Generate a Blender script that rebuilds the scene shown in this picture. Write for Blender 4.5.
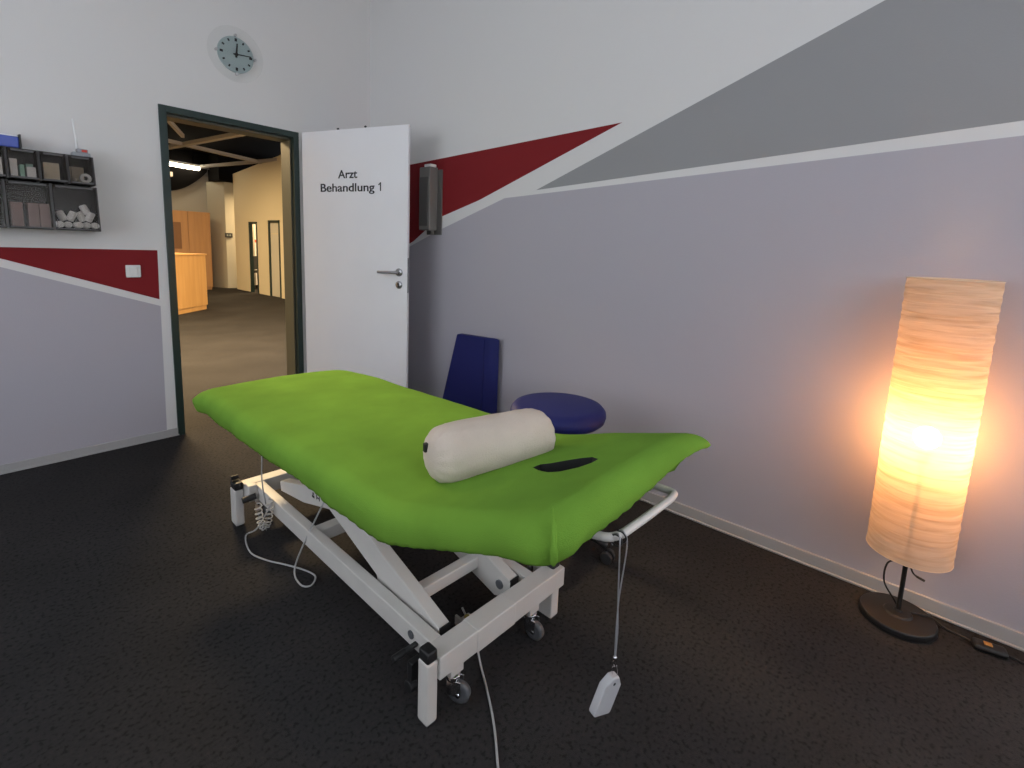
import bpy, bmesh, math, random
from mathutils import Vector, Matrix, noise
random.seed(7)
for o in list(bpy.data.objects): bpy.data.objects.remove(o, do_unlink=True)
S = bpy.context.scene
COL = S.collection
PI = math.pi

# ------------------------------------------------------------------ camera
cd = bpy.data.cameras.new('camera'); cam = bpy.data.objects.new('camera', cd); COL.objects.link(cam)
cd.sensor_width = 36.0; cd.lens = 493.0/1024*36.0; cd.shift_y = -(384-321)/1024.0
cd.clip_start = 0.05; cd.clip_end = 200
Rm = Matrix(((0.65465434, 0.08381282, -0.75126767), (-0.7549162, 0.12389947, -0.64401122), (0.03910527, 0.98874887, 0.14438298)))
cam.matrix_world = Matrix.Translation((0, 0, 1.30)) @ Rm.to_4x4()
S.camera = cam
S.view_settings.view_transform = 'Standard'; S.view_settings.look = 'None'
S.view_settings.gamma = 1.0; S.view_settings.use_curve_mapping = False
S.view_settings.exposure = 0.0

# ------------------------------------------------------------------ daylight
W = bpy.data.worlds.new('world'); S.world = W; W.use_nodes = True
bg = W.node_tree.nodes['Background']; bg.inputs[0].default_value = (0.90, 0.93, 1.0, 1); bg.inputs[1].default_value = 4.3
def portal(name, loc, rot, sx, sy):
    l = bpy.data.lights.new(name, 'AREA'); l.shape = 'RECTANGLE'; l.size = sx; l.size_y = sy; l.cycles.is_portal = True
    o = bpy.data.objects.new(name, l); o.location = loc; o.rotation_euler = rot; COL.objects.link(o)
XR = 2.354
YB = 3.665
YF = -1.75
XL = -1.9
ZC = 3.45
DY0, DY1, DZ1 = -1.45, -0.50, 2.15          # glazed door in the right wall
WX0, WX1, WZ0, WZ1 = -1.5, 1.5, 1.30, 2.9
LY0, LY1, LZ0, LZ1 = 0.6, 3.0, 0.85, 2.7    # window in the left wall   # window behind the camera
portal('portal_side', (XR+0.10, (DY0+DY1)/2, DZ1/2), (0, PI/2, 0), DZ1, DY1-DY0)
portal('portal_front', ((WX0+WX1)/2, YF-0.10, (WZ0+WZ1)/2), (-PI/2, 0, 0), WX1-WX0, WZ1-WZ0)

portal('portal_left', (XL-0.10, (LY0+LY1)/2, (LZ0+LZ1)/2), (0, -PI/2, 0), LZ1-LZ0, LY1-LY0)
# ------------------------------------------------------------------ materials
def mat(name, col, rough=0.6, metal=0.0, bump=0.0, scale=60.0, var=0.0, vscale=None, spec=0.5, sheen=0.0, emit=None, es=0.0, detail=4.0):
    m = bpy.data.materials.new(name); m.use_nodes = True
    nt = m.node_tree; b = nt.nodes['Principled BSDF']
    b.inputs['Base Color'].default_value = (*col, 1); b.inputs['Roughness'].default_value = rough
    b.inputs['Metallic'].default_value = metal; b.inputs['Specular IOR Level'].default_value = spec
    if sheen: b.inputs['Sheen Weight'].default_value = sheen
    if emit: b.inputs['Emission Color'].default_value = (*emit, 1); b.inputs['Emission Strength'].default_value = es
    if bump or var:
        tc = nt.nodes.new('ShaderNodeTexCoord')
        n = nt.nodes.new('ShaderNodeTexNoise'); n.inputs['Scale'].default_value = scale; n.inputs['Detail'].default_value = detail
        nt.links.new(tc.outputs['Object'], n.inputs['Vector'])
        if bump:
            bp = nt.nodes.new('ShaderNodeBump'); bp.inputs['Strength'].default_value = bump; bp.inputs['Distance'].default_value = 0.01
            nt.links.new(n.outputs['Fac'], bp.inputs['Height']); nt.links.new(bp.outputs['Normal'], b.inputs['Normal'])
        if var:
            n2 = nt.nodes.new('ShaderNodeTexNoise'); n2.inputs['Scale'].default_value = vscale or scale; n2.inputs['Detail'].default_value = 3
            nt.links.new(tc.outputs['Object'], n2.inputs['Vector'])
            r = nt.nodes.new('ShaderNodeValToRGB')
            r.color_ramp.elements[0].position = 0.3; r.color_ramp.elements[1].position = 0.7
            r.color_ramp.elements[0].color = (*[c*(1-var) for c in col], 1); r.color_ramp.elements[1].color = (*[min(1, c*(1+var)) for c in col], 1)
            nt.links.new(n2.outputs['Fac'], r.inputs['Fac']); nt.links.new(r.outputs['Color'], b.inputs['Base Color'])
    return m
def carpet():
    m = mat('carpet', (0.06, 0.056, 0.056), rough=0.98, spec=0.1)
    nt = m.node_tree; b = nt.nodes['Principled BSDF']
    tc = nt.nodes.new('ShaderNodeTexCoord')
    n1 = nt.nodes.new('ShaderNodeTexNoise'); n1.inputs['Scale'].default_value = 80; n1.inputs['Detail'].default_value = 5
    n2 = nt.nodes.new('ShaderNodeTexNoise'); n2.inputs['Scale'].default_value = 2.2; n2.inputs['Detail'].default_value = 3
    n3 = nt.nodes.new('ShaderNodeTexNoise'); n3.inputs['Scale'].default_value = 400; n3.inputs['Detail'].default_value = 2
    for n in (n1, n2, n3): nt.links.new(tc.outputs['Object'], n.inputs['Vector'])
    r = nt.nodes.new('ShaderNodeValToRGB'); e = r.color_ramp.elements
    e[0].position = 0.36; e[0].color = (0.017, 0.016, 0.0165, 1); e[1].position = 0.44; e[1].color = (0.030, 0.0285, 0.0295, 1)
    x = e.new(0.62); x.color = (0.034, 0.032, 0.0325, 1); x = e.new(0.75); x.color = (0.042, 0.036, 0.034, 1)
    nt.links.new(n1.outputs['Fac'], r.inputs['Fac'])
    mx = nt.nodes.new('ShaderNodeMixRGB'); mx.blend_type = 'OVERLAY'; mx.inputs['Fac'].default_value = 0.35
    nt.links.new(r.outputs['Color'], mx.inputs[1]); nt.links.new(n2.outputs['Fac'], mx.inputs[2])
    nt.links.new(mx.outputs['Color'], b.inputs['Base Color'])
    bp = nt.nodes.new('ShaderNodeBump'); bp.inputs['Strength'].default_value = 0.6; bp.inputs['Distance'].default_value = 0.004
    nt.links.new(n3.outputs['Fac'], bp.inputs['Height']); nt.links.new(bp.outputs['Normal'], b.inputs['Normal'])
    return m
def clear(name, tint, gloss=0.08, rough=0.05, haze=0.0, hcol=(0.5, 0.5, 0.5)):
    m = bpy.data.materials.new(name); m.use_nodes = True; nt = m.node_tree; nt.nodes.clear()
    out = nt.nodes.new('ShaderNodeOutputMaterial'); t = nt.nodes.new('ShaderNodeBsdfTransparent'); t.inputs[0].default_value = (*tint, 1)
    g = nt.nodes.new('ShaderNodeBsdfGlossy'); g.inputs['Roughness'].default_value = rough
    mx = nt.nodes.new('ShaderNodeMixShader'); mx.inputs[0].default_value = gloss
    nt.links.new(t.outputs[0], mx.inputs[1]); nt.links.new(g.outputs[0], mx.inputs[2]); last = mx
    if haze:
        d = nt.nodes.new('ShaderNodeBsdfDiffuse'); d.inputs[0].default_value = (*hcol, 1)
        m2 = nt.nodes.new('ShaderNodeMixShader'); m2.inputs[0].default_value = haze
        nt.links.new(last.outputs[0], m2.inputs[1]); nt.links.new(d.outputs[0], m2.inputs[2]); last = m2
    nt.links.new(last.outputs[0], out.inputs[0])
    return m
def paper():
    m = bpy.data.materials.new('rice_paper'); m.use_nodes = True; nt = m.node_tree; nt.nodes.clear()
    out = nt.nodes.new('ShaderNodeOutputMaterial')
    tc = nt.nodes.new('ShaderNodeTexCoord'); mp = nt.nodes.new('ShaderNodeMapping'); mp.inputs['Scale'].default_value = (3, 3, 42)
    n = nt.nodes.new('ShaderNodeTexNoise'); n.inputs['Scale'].default_value = 1.6; n.inputs['Detail'].default_value = 6; n.inputs['Distortion'].default_value = 0.6
    nt.links.new(tc.outputs['Object'], mp.inputs['Vector']); nt.links.new(mp.outputs[0], n.inputs['Vector'])
    r = nt.nodes.new('ShaderNodeValToRGB'); e = r.color_ramp.elements
    e[0].position = 0.32; e[0].color = (0.72, 0.58, 0.44, 1); e[1].position = 0.6; e[1].color = (0.93, 0.80, 0.64, 1)
    nt.links.new(n.outputs['Fac'], r.inputs['Fac'])
    bp = nt.nodes.new('ShaderNodeBump'); bp.inputs['Strength'].default_value = 0.5; bp.inputs['Distance'].default_value = 0.01
    nt.links.new(n.outputs['Fac'], bp.inputs['Height'])
    t = nt.nodes.new('ShaderNodeBsdfTranslucent'); d = nt.nodes.new('ShaderNodeBsdfDiffuse')
    for q in (t, d): nt.links.new(r.outputs['Color'], q.inputs[0]); nt.links.new(bp.outputs[0], q.inputs['Normal'])
    mx = nt.nodes.new('ShaderNodeMixShader'); mx.inputs[0].default_value = 0.64
    nt.links.new(t.outputs[0], mx.inputs[1]); nt.links.new(d.outputs[0], mx.inputs[2])
    tr = nt.nodes.new('ShaderNodeBsdfTransparent'); tr.inputs[0].default_value = (1.0, 0.82, 0.62, 1); m2 = nt.nodes.new('ShaderNodeMixShader'); m2.inputs[0].default_value = 0.42
    nt.links.new(mx.outputs[0], m2.inputs[1]); nt.links.new(tr.outputs[0], m2.inputs[2]); nt.links.new(m2.outputs[0], out.inputs[0])
    return m
def emission(name, col, st):
    m = bpy.data.materials.new(name); m.use_nodes = True; nt = m.node_tree; nt.nodes.clear()
    out = nt.nodes.new('ShaderNodeOutputMaterial'); e = nt.nodes.new('ShaderNodeEmission')
    e.inputs[0].default_value = (*col, 1); e.inputs[1].default_value = st; nt.links.new(e.outputs[0], out.inputs[0]); return m
def wood(name, c1, c2):
    m = mat(name, c1, rough=0.45); nt = m.node_tree; b = nt.nodes['Principled BSDF']
    tc = nt.nodes.new('ShaderNodeTexCoord'); mp = nt.nodes.new('ShaderNodeMapping'); mp.inputs['Scale'].default_value = (8, 8, 0.6)
    n = nt.nodes.new('ShaderNodeTexNoise'); n.inputs['Scale'].default_value = 2; n.inputs['Detail'].default_value = 4
    nt.links.new(tc.outputs['Object'], mp.inputs[0]); nt.links.new(mp.outputs[0], n.inputs['Vector'])
    r = nt.nodes.new('ShaderNodeValToRGB'); r.color_ramp.elements[0].position = .35; r.color_ramp.elements[1].position = .65
    r.color_ramp.elements[0].color = (*c1, 1); r.color_ramp.elements[1].color = (*c2, 1)
    nt.links.new(n.outputs['Fac'], r.inputs['Fac']); nt.links.new(r.outputs['Color'], b.inputs['Base Color']); return m

M = dict(
    carpet=carpet(),
    wall=mat('wall_white', (0.72, 0.71, 0.71), 0.9, bump=0.08, scale=180, spec=0.2),
    wgrey=mat('wall_grey_paint', (0.445, 0.425, 0.475), 0.8, bump=0.08, scale=180, spec=0.25),
    wgrey2=mat('wall_mid_grey_paint', (0.31, 0.31, 0.32), 0.8, bump=0.08, scale=180, spec=0.25),
    wred=mat('wall_red_paint', (0.21, 0.012, 0.016), 0.75, spec=0.25, bump=0.05, scale=180),
    skirt=mat('skirting_grey', (0.40, 0.39, 0.39), 0.5),
    ceil=mat('ceiling_white', (0.7, 0.7, 0.7), 0.9),
    dgreen=mat('frame_dark_green', (0.012, 0.030, 0.027), 0.35),
    leaf=mat('door_white', (0.84, 0.84, 0.88), 0.45, var=0.015, vscale=3),
    steel=mat('brushed_steel', (0.36, 0.36, 0.38), 0.32, 1.0),
    chrome=mat('chrome', (0.7, 0.7, 0.72), 0.15, 1.0),
    black=mat('black_plastic', (0.012, 0.012, 0.013), 0.5),
    ink=mat('black_lettering', (0.02, 0.02, 0.025), 0.7),
    white=mat('white_plastic', (0.75, 0.75, 0.75), 0.4),
    cream=mat('powder_coated_white_steel', (0.60, 0.58, 0.555), 0.42, var=0.03, vscale=9),
    green=mat('green_terry', (0.155, 0.315, 0.042), 0.97, bump=0.3, scale=420, var=0.10, vscale=5, spec=0.03),
    pit=mat('dark_face_hole', (0.012, 0.012, 0.012), 0.9),
    linen=mat('natural_linen', (0.60, 0.52, 0.45), 0.95, bump=0.3, scale=260, var=0.06, vscale=8, spec=0.1),
    blue=mat('navy_vinyl', (0.014, 0.018, 0.12), 0.55, bump=0.1, scale=300, spec=0.25),
    rubber=mat('dark_rubber', (0.03, 0.03, 0.032), 0.6),
    gwheel=mat('grey_wheel', (0.10, 0.105, 0.115), 0.35),
    motor=mat('dark_motor_housing', (0.03, 0.03, 0.035), 0.5),
    brass=mat('brass', (0.75, 0.58, 0.2), 0.25, 1.0),
    cable=mat('grey_cable', (0.42, 0.42, 0.42), 0.5),
    cable2=mat('steel_cord', (0.40, 0.40, 0.43), 0.3, 0.6),
    paper=paper(),
    bulb=emission('bulb_glow', (1.0, 0.50, 0.19), 250.0),
    lampblack=mat('black_iron', (0.01, 0.009, 0.009), 0.45),
    smoke=clear('smoked_plastic', (0.84, 0.82, 0.80), 0.012, 0.2, haze=0.05, hcol=(0.22, 0.20, 0.19)),
    smokeback=clear('smoked_back_panel', (0.40, 0.37, 0.36), 0.01, 0.2, haze=0.3, hcol=(0.10, 0.09, 0.085)),
    smoked=mat('dark_smoked_plastic', (0.045, 0.04, 0.042), 0.35),
    glass=clear('clear_glass', (0.97, 0.98, 0.98), 0.06, 0.02),
    gauze=mat('white_gauze', (0.85, 0.85, 0.86), 0.9, bump=0.2, scale=200),
    tape=mat('white_tape', (0.75, 0.75, 0.76), 0.6),
    brown=mat('brown_carton', (0.34, 0.24, 0.23), 0.8),
    beige=mat('beige_carton', (0.60, 0.52, 0.40), 0.8),
    mint=mat('mint_carton', (0.35, 0.60, 0.50), 0.7),
    bluetray=mat('blue_lacquer', (0.05, 0.09, 0.42), 0.35),
    greybox=mat('grey_plastic', (0.30, 0.31, 0.34), 0.5),
    redlab=mat('red_label', (0.6, 0.05, 0.03), 0.5),
    dial=mat('clock_dial', (0.36, 0.44, 0.45), 0.35),
    cglass=clear('clock_glass', (0.985, 0.988, 0.986), 0.02, 0.3),
    beigew=mat('lobby_beige_wall', (0.66, 0.58, 0.42), 0.9),
    lgrey=mat('lobby_grey_wall', (0.27, 0.26, 0.24), 0.9),
    lblack=mat('lobby_black_ceiling', (0.004, 0.0035, 0.0035), 0.95, spec=0.05),
    beam=mat('lobby_steel_beam', (0.36, 0.335, 0.315), 0.7),
    wood1=wood('beech_veneer', (0.60, 0.32, 0.10), (0.66, 0.37, 0.13)),
    wood2=wood('oak_panel', (0.33, 0.175, 0.07), (0.38, 0.20, 0.08)),
    tube=emission('tube_glow', (1.0, 0.86, 0.62), 22.0),
    disp=mat('grey_dispenser_plastic', (0.20, 0.19, 0.18), 0.4),
    dispd=mat('dark_grey_dispenser_panel', (0.11, 0.105, 0.10), 0.45),
    amber=mat('amber_switch', (0.45, 0.20, 0.04), 0.4),
)

# ------------------------------------------------------------------ helpers
def obj(name, bm, m=None, parent=None, smooth=False, bevel=0.0, seg=2, mats=None):
    me = bpy.data.meshes.new(name); bmesh.ops.recalc_face_normals(bm, faces=bm.faces); bm.to_mesh(me); bm.free()
    o = bpy.data.objects.new(name, me); COL.objects.link(o)
    for q in (mats or [m]): me.materials.append(q)
    if smooth:
        for p in me.polygons: p.use_smooth = True
    if bevel:
        b = o.modifiers.new('bevel', 'BEVEL'); b.width = bevel; b.segments = seg; b.limit_method = 'ANGLE'; b.angle_limit = math.radians(40)
        for p in me.polygons: p.use_smooth = True
        try:
            w = o.modifiers.new('wn', 'WEIGHTED_NORMAL'); w.keep_sharp = True
        except Exception: pass
    if parent: o.parent = parent
    return o
def pieces(name, bm, m=None, parent=None, **kw):
    """each loose piece of bm becomes a part of its own"""
    bm.verts.ensure_lookup_table(); seen = set(); out = []
    for v in bm.verts:
        if v.index in seen: continue
        st = [v]; isl = []; seen.add(v.index)
        while st:
            q = st.pop(); isl.append(q)
            for e in q.link_edges:
                w_ = e.other_vert(q)
                if w_.index not in seen: seen.add(w_.index); st.append(w_)
        nb = bmesh.new(); mp = {q: nb.verts.new(q.co) for q in isl}; fs = set(f for q in isl for f in q.link_faces)
        for f in fs: nb.faces.new([mp[q] for q in f.verts])
        out.append(obj(name, nb, m, parent, **kw))
    bm.free(); return out
def thing(name, label, cat, loc=(0, 0, 0), rotz=0.0, group=None):
    o = bpy.data.objects.new(name, None); COL.objects.link(o); o.location = loc; o.rotation_euler = (0, 0, rotz)
    o.empty_display_size = 0.1
    o['label'] = label; o['category'] = cat
    if group: o['group'] = group
    return o
def tag(o, label, cat, group=None):
    o['label'] = label; o['category'] = cat
    if group: o['group'] = group
    return o
def struct(o): o['kind'] = 'structure'; return o
def bx(bm, x0, x1, y0, y1, z0, z1, mi=0, mtx=None):
    vs = [Vector((x, y, z)) for z in (z0, z1) for y in (y0, y1) for x in (x0, x1)]
    if mtx: vs = [mtx @ v for v in vs]
    v = [bm.verts.new(q) for q in vs]
    for f in ((0, 2, 3, 1), (4, 5, 7, 6), (0, 1, 5, 4), (2, 6, 7, 3), (0, 4, 6, 2), (1, 3, 7, 5)):
        fa = bm.faces.new([v[i] for i in f]); fa.material_index = mi
def prism(bm, pts, vec, mi=0):
    """pts: 3D polygon, extruded by vec"""
    a = [bm.verts.new(Vector(p)) for p in pts]; b = [bm.verts.new(Vector(p)+Vector(vec)) for p in pts]
    n = len(pts); fs = [bm.faces.new(a), bm.faces.new(b[::-1])]
    for i in range(n): fs.append(bm.faces.new([a[i], b[i], b[(i+1) % n], a[(i+1) % n]]))
    for f in fs: f.material_index = mi
def lathe(bm, prof, n=32, mtx=None, close=True):
    rings = []
    for r, z in prof:
        if r < 1e-6: rings.append([bm.verts.new((mtx or Matrix()) @ Vector((0, 0, z)))])
        else: rings.append([bm.verts.new((mtx or Matrix()) @ Vector((r*math.cos(2*PI*i/n), r*math.sin(2*PI*i/n), z))) for i in range(n)])
    for a, b in zip(rings, rings[1:]):
        if len(a) == 1 and len(b) == 1: continue
        for i in range(n):
            j = (i+1) % n
            if len(a) == 1: bm.faces.new([a[0], b[i], b[j]])
            elif len(b) == 1: bm.faces.new([a[i], b[0], a[j]])
            else: bm.faces.new([a[i], b[i], b[j], a[j]])
def smoothpath(pts, k=6):
    P = [Vector(p) for p in pts]; out = []
    for i in range(len(P)-1):
        p0 = P[max(i-1, 0)]; p1 = P[i]; p2 = P[i+1]; p3 = P[min(i+2, len(P)-1)]
        for s in range(k):
            t = s/k
            out.append(0.5*((2*p1)+(p2-p0)*t+(2*p0-5*p1+4*p2-p3)*t*t+(3*p1-p0-3*p2+p3)*t**3))
    out.append(P[-1]); return out
def tube(bm, pts, r, n=10, caps=True):
    P = [Vector(p) for p in pts]; rings = []; up = None
    for i, p in enumerate(P):
        d = (P[min(i+1, len(P)-1)]-P[max(i-1, 0)]).normalized()
        if up is None: up = d.orthogonal().normalized()
        up = (up - d*up.dot(d)).normalized(); s = d.cross(up)
        rr = r[i] if isinstance(r, (list, tuple)) else r
        rings.append([bm.verts.new(p+rr*(math.cos(2*PI*k/n)*up+math.sin(2*PI*k/n)*s)) for k in range(n)])
    for a, b in zip(rings, rings[1:]):
        for k in range(n): bm.faces.new([a[k], a[(k+1) % n], b[(k+1) % n], b[k]])
    if caps: bm.faces.new(rings[0][::-1]); bm.faces.new(rings[-1])
def cyl(bm, c0, c1, r, n=20): tube(bm, [c0, c1], r, n)
def B(): return bmesh.new()
def copy_tree(o, parent=None):
    c = o.copy(); COL.objects.link(c); c.parent = parent
    for ch in list(o.children): copy_tree(ch, c)
    return c

# ------------------------------------------------------------------ room
def rwx(y): return XR + 0.0145*(y-0.5)
def rw(y, z, off=0.0): return (rwx(y)-off, y, z)
bm = B(); bx(bm, XL-0.2, 9.0, YF-0.2, 16.0, -0.12, 0.0); struct(obj('floor', bm, M['carpet']))
bm = B(); bx(bm, XL-0.2, XR+0.35, YF-0.2, YB+0.2, ZC, ZC+0.15); struct(obj('ceiling', bm, M['ceil']))

# back wall with the doorway and its painted fields
OX0, OX1, OZ = 0.955, 1.777, 2.062
T = 0.16
bm = B()
bx(bm, XL-0.2, OX0, YB, YB+T, 0, ZC); bx(bm, OX1, XR+0.25, YB, YB+T, 0, ZC); bx(bm, OX0, OX1, YB, YB+T, OZ, ZC)
th = 0.0016
def bpaint(pts, mi): prism(bm, [(x, YB-th, z) for x, z in pts], (0, th+0.004, 0), mi)
bpaint([(0.050, 1.207), (0.889, 1.207), (0.884, 0.903)], 1)
bpaint([(0.887, 0.861), (0.878, 0.0), (XL, 0.0), (XL, 1.86)], 2)
struct(obj('wall_back', bm, mats=[M['wall'], M['wred'], M['wgrey']]))

# right wall, glazed door hole behind the picture edge
bm = B()
def rseg(y0, y1, z0, z1):
    prism(bm, [(rwx(y0), y0, z0), (rwx(y1), y1, z0), (rwx(y1)+0.2, y1, z0), (rwx(y0)+0.2, y0, z0)], (0, 0, z1-z0))
rseg(DY1, YB+T, 0, ZC); rseg(YF-0.2, DY0, 0, ZC); rseg(DY0, DY1, DZ1, ZC)
def rpaint(pts, mi): prism(bm, [rw(y, z, th) for y, z in pts], (th+0.004, 0, 0), mi)
rpaint([(3.20, 1.896), (1.335, 1.967), (2.366, 1.613), (2.778, 1.502), (3.071, 1.331), (3.20, 1.28)], 1)
rpaint([(3.64, 1.10), (3.071, 1.305), (2.745, 1.422), (2.139, 1.616), (-0.15, 1.730), (DY1, 1.747), (DY1, 0), (3.64, 0)], 2)
rpaint([(1.884, 1.654), (-0.146, 1.778), (DY1, 1.797), (DY1, 2.545), (0.264, 2.259)], 3)
struct(obj('wall_right', bm, mats=[M['wall'], M['wred'], M['wgrey'], M['wgrey2']]))
bm = B(); bx(bm, XL-0.2, XL, YF-0.2, LY0, 0, ZC); bx(bm, XL-0.2, XL, LY1, YB+T, 0, ZC); bx(bm, XL-0.2, XL, LY0, LY1, 0, LZ0); bx(bm, XL-0.2, XL, LY0, LY1, LZ1, ZC)
struct(obj('wall_left', bm, M['wall']))
bm = B()
bx(bm, XL, WX0, YF-0.2, YF, 0, ZC); bx(bm, WX1, XR+0.0, YF-0.2, YF, 0, ZC); bx(bm, WX0, WX1, YF-0.2, YF, 0, WZ0); bx(bm, WX0, WX1, YF-0.2, YF, WZ1, ZC)
struct(obj('wall_front', bm, M['wall']))
# windows
w1 = struct(bpy.data.objects.new('window_1', None)); COL.objects.link(w1)
bm = B(); x = XR+0.06
for a in ((DY0, DY0+0.05, 0, DZ1), (DY1-0.05, DY1, 0, DZ1)): bx(bm, x-0.02, x+0.03, *a)
bx(bm, x-0.02, x+0.03, DY0, DY1, 0, 0.07); bx(bm, x-0.02, x+0.03, DY0, DY1, DZ1-0.06, DZ1)
obj('window_frame', bm, M['white'], w1, bevel=0.004)
bm = B(); bx(bm, x, x+0.006, DY0+0.05, DY1-0.05, 0.07, DZ1-0.06); obj('pane', bm, M['glass'], w1)
w2 = struct(bpy.data.objects.new('window_2', None)); COL.objects.link(w2)
bm = B(); y = YF-0.08
for xx in (WX0, (WX0+WX1)/2-0.03, WX1-0.05): bx(bm, xx, xx+0.05, y-0.03, y+0.02, WZ0, WZ1)
bx(bm, WX0, WX1, y-0.03, y+0.02, WZ0, WZ0+0.05); bx(bm, WX0, WX1, y-0.03, y+0.02, WZ1-0.05, WZ1)
obj('window_frame', bm, M['white'], w2, bevel=0.004)
for a, b2 in ((WX0+0.05, (WX0+WX1)/2-0.03), ((WX0+WX1)/2+0.02, WX1-0.05)):
    bm = B(); bx(bm, a, b2, y-0.006, y, WZ0+0.05, WZ1-0.05); obj('pane', bm, M['glass'], w2)

w3 = struct(bpy.data.objects.new('window_3', None)); COL.objects.link(w3)
bm = B(); x = XL-0.08
for yy in (LY0, (LY0+LY1)/2-0.03, LY1-0.05): bx(bm, x-0.03, x+0.02, yy, yy+0.05, LZ0, LZ1)
bx(bm, x-0.03, x+0.02, LY0, LY1, LZ0, LZ0+0.05); bx(bm, x-0.03, x+0.02, LY0, LY1, LZ1-0.05, LZ1)
obj('window_frame', bm, M['white'], w3, bevel=0.004)
for a, b2 in ((LY0+0.05, (LY0+LY1)/2-0.03), ((LY0+LY1)/2+0.02, LY1-0.05)):
    bm = B(); bx(bm, x-0.006, x, a, b2, LZ0+0.05, LZ1-0.05); obj('pane', bm, M['glass'], w3)
# skirting boards
bm = B(); bx(bm, XL+0.001, OX0-0.012, YB-0.010, YB+0.001, 0.001, 0.052); bx(bm, XL+0.001, OX0-0.012, YB-0.014, YB, 0.001, 0.012)
struct(obj('baseboard_back', bm, M['skirt'], bevel=0.002))
bm = B(); bx(bm, OX1+0.02, rwx(YB)-0.014, YB-0.012, YB+0.001, 0.001, 0.052)
struct(obj('baseboard_back', bm, M['skirt'], bevel=0.002))
bm = B()
ya, yb = DY1, YB-0.001
prism(bm, [(rwx(ya)-0.012, ya, 0.001), (rwx(yb)-0.012, yb, 0.001), (rwx(yb)+0.001, yb, 0.001), (rwx(ya)+0.001, ya, 0.001)], (0, 0, 0.060))
prism(bm, [(rwx(ya)-0.018, ya, 0.001), (rwx(yb)-0.018, yb, 0.001), (rwx(yb)+0.001, yb, 0.001), (rwx(ya)+0.001, ya, 0.001)], (0, 0, 0.010))
struct(obj('baseboard_right', bm, M['skirt'], bevel=0.003))

# ------------------------------------------------------------------ door_1: steel frame, white leaf
d1 = struct(bpy.data.objects.new('door_1', None)); COL.objects.link(d1); d1.location = (0, 0, 0)
bm = B(); f0, f1, ft = 0.938, 1.794, 2.077
fw = 0.040
for (a, b2) in ((f0, f0+fw), (f1-fw, f1)):
    bx(bm, a, b2, YB-0.012, YB+0.02, 0, ft)
    bx(bm, a+0.012 if a > 1 else b2-0.014, b2-0.0 if a < 1 else a+0.014, YB+0.02, YB+T+0.012, 0, ft-0.03)
    bx(bm, a, b2, YB+T-0.004, YB+T+0.012, 0, ft)
bx(bm, f0+fw, f1-fw, YB-0.012, YB+0.02, ft-fw, ft); bx(bm, f0+0.03, f1-0.03, YB+0.02, YB+T+0.012, ft-fw-0.004, ft-fw+0.012)
bx(bm, f0, f1, YB+T-0.004, YB+T+0.012, ft-fw, ft)
obj('door_frame', bm, M['dgreen'], d1, bevel=0.004)
bm = B()   # rebate seal / inner step
for (a, b2) in ((f0+fw, f0+fw+0.010), (f1-fw-0.010, f1-fw)): bx(bm, a, b2, YB+0.028, YB+T+0.010, 0, ft-fw-0.004)
bx(bm, f0+fw, f1-fw, YB+0.028, YB+T+0.010, ft-fw-0.016, ft-fw-0.004)
obj('door_rebate', bm, mat('rebate_olive', (0.085, 0.08, 0.055), 0.5), d1)
lf = bpy.data.objects.new('door_leaf', None)
u = Vector((0.29, -0.957, 0)).normalized(); wv = Vector((-u.y, u.x, 0))
LM = Matrix(((u.x, wv.x, 0, 1.80), (u.y, wv.y, 0, 3.62), (0, 0, 1, 0), (0, 0, 0, 1)))
LL = 0.935
bm = B(); bx(bm, 0, LL, 0, 0.012, 0.010, 2.075); bx(bm, 0.012, LL-0.014, 0.010, 0.040, 0.010, 2.062)
leaf = obj('door_leaf', bm, M['leaf'], d1, bevel=0.0015); leaf.matrix_local = LM
# handle
bm = B(); hx, hz = 0.868, 1.112
rx = Matrix.Translation((hx, 0, hz)) @ Matrix.Rotation(PI/2, 4, 'X')
lathe(bm, [(0.0, 0.0), (0.0275, 0.0), (0.0275, 0.006), (0.025, 0.009), (0.0, 0.009)], 28, rx)
cyl(bm, (hx, -0.005, hz), (hx, -0.052, hz), 0.010, 16)
tube(bm, smoothpath([(hx, -0.045, hz), (hx-0.012, -0.055, hz), (hx-0.05, -0.057, hz-0.001), (hx-0.105, -0.057, hz-0.003), (hx-0.138, -0.055, hz-0.003)]), 0.0095, 14)
h = obj('door_handle', bm, M['steel'], leaf, smooth=True)
bm = B(); rx = Matrix.Translation((0.868, 0, 1.027)) @ Matrix.Rotation(PI/2, 4, 'X')
lathe(bm, [(0.0, 0.0), (0.026, 0.0), (0.026, 0.006), (0.0235, 0.009), (0.0, 0.009)], 28, rx)
ck = obj('keyhole_rosette', bm, M['steel'], leaf, smooth=True)
bm = B(); cyl(bm, (0.868, -0.0085, 1.032), (0.868, -0.011, 1.032), 0.008, 16); bx(bm, 0.864, 0.872, -0.011, -0.0085, 1.012, 1.032)
obj('lock_cylinder', bm, M['black'], leaf)
bm = B(); bx(bm, LL-0.002, LL+0.0015, 0.001, 0.011, 0.975, 1.212); bx(bm, LL-0.014, LL-0.0125, 0.014, 0.034, 0.975, 1.212)
bx(bm, LL-0.002, LL+0.009, 0.003, 0.010, 1.115, 1.150)
obj('lock_faceplate', bm, M['steel'], leaf)
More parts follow.
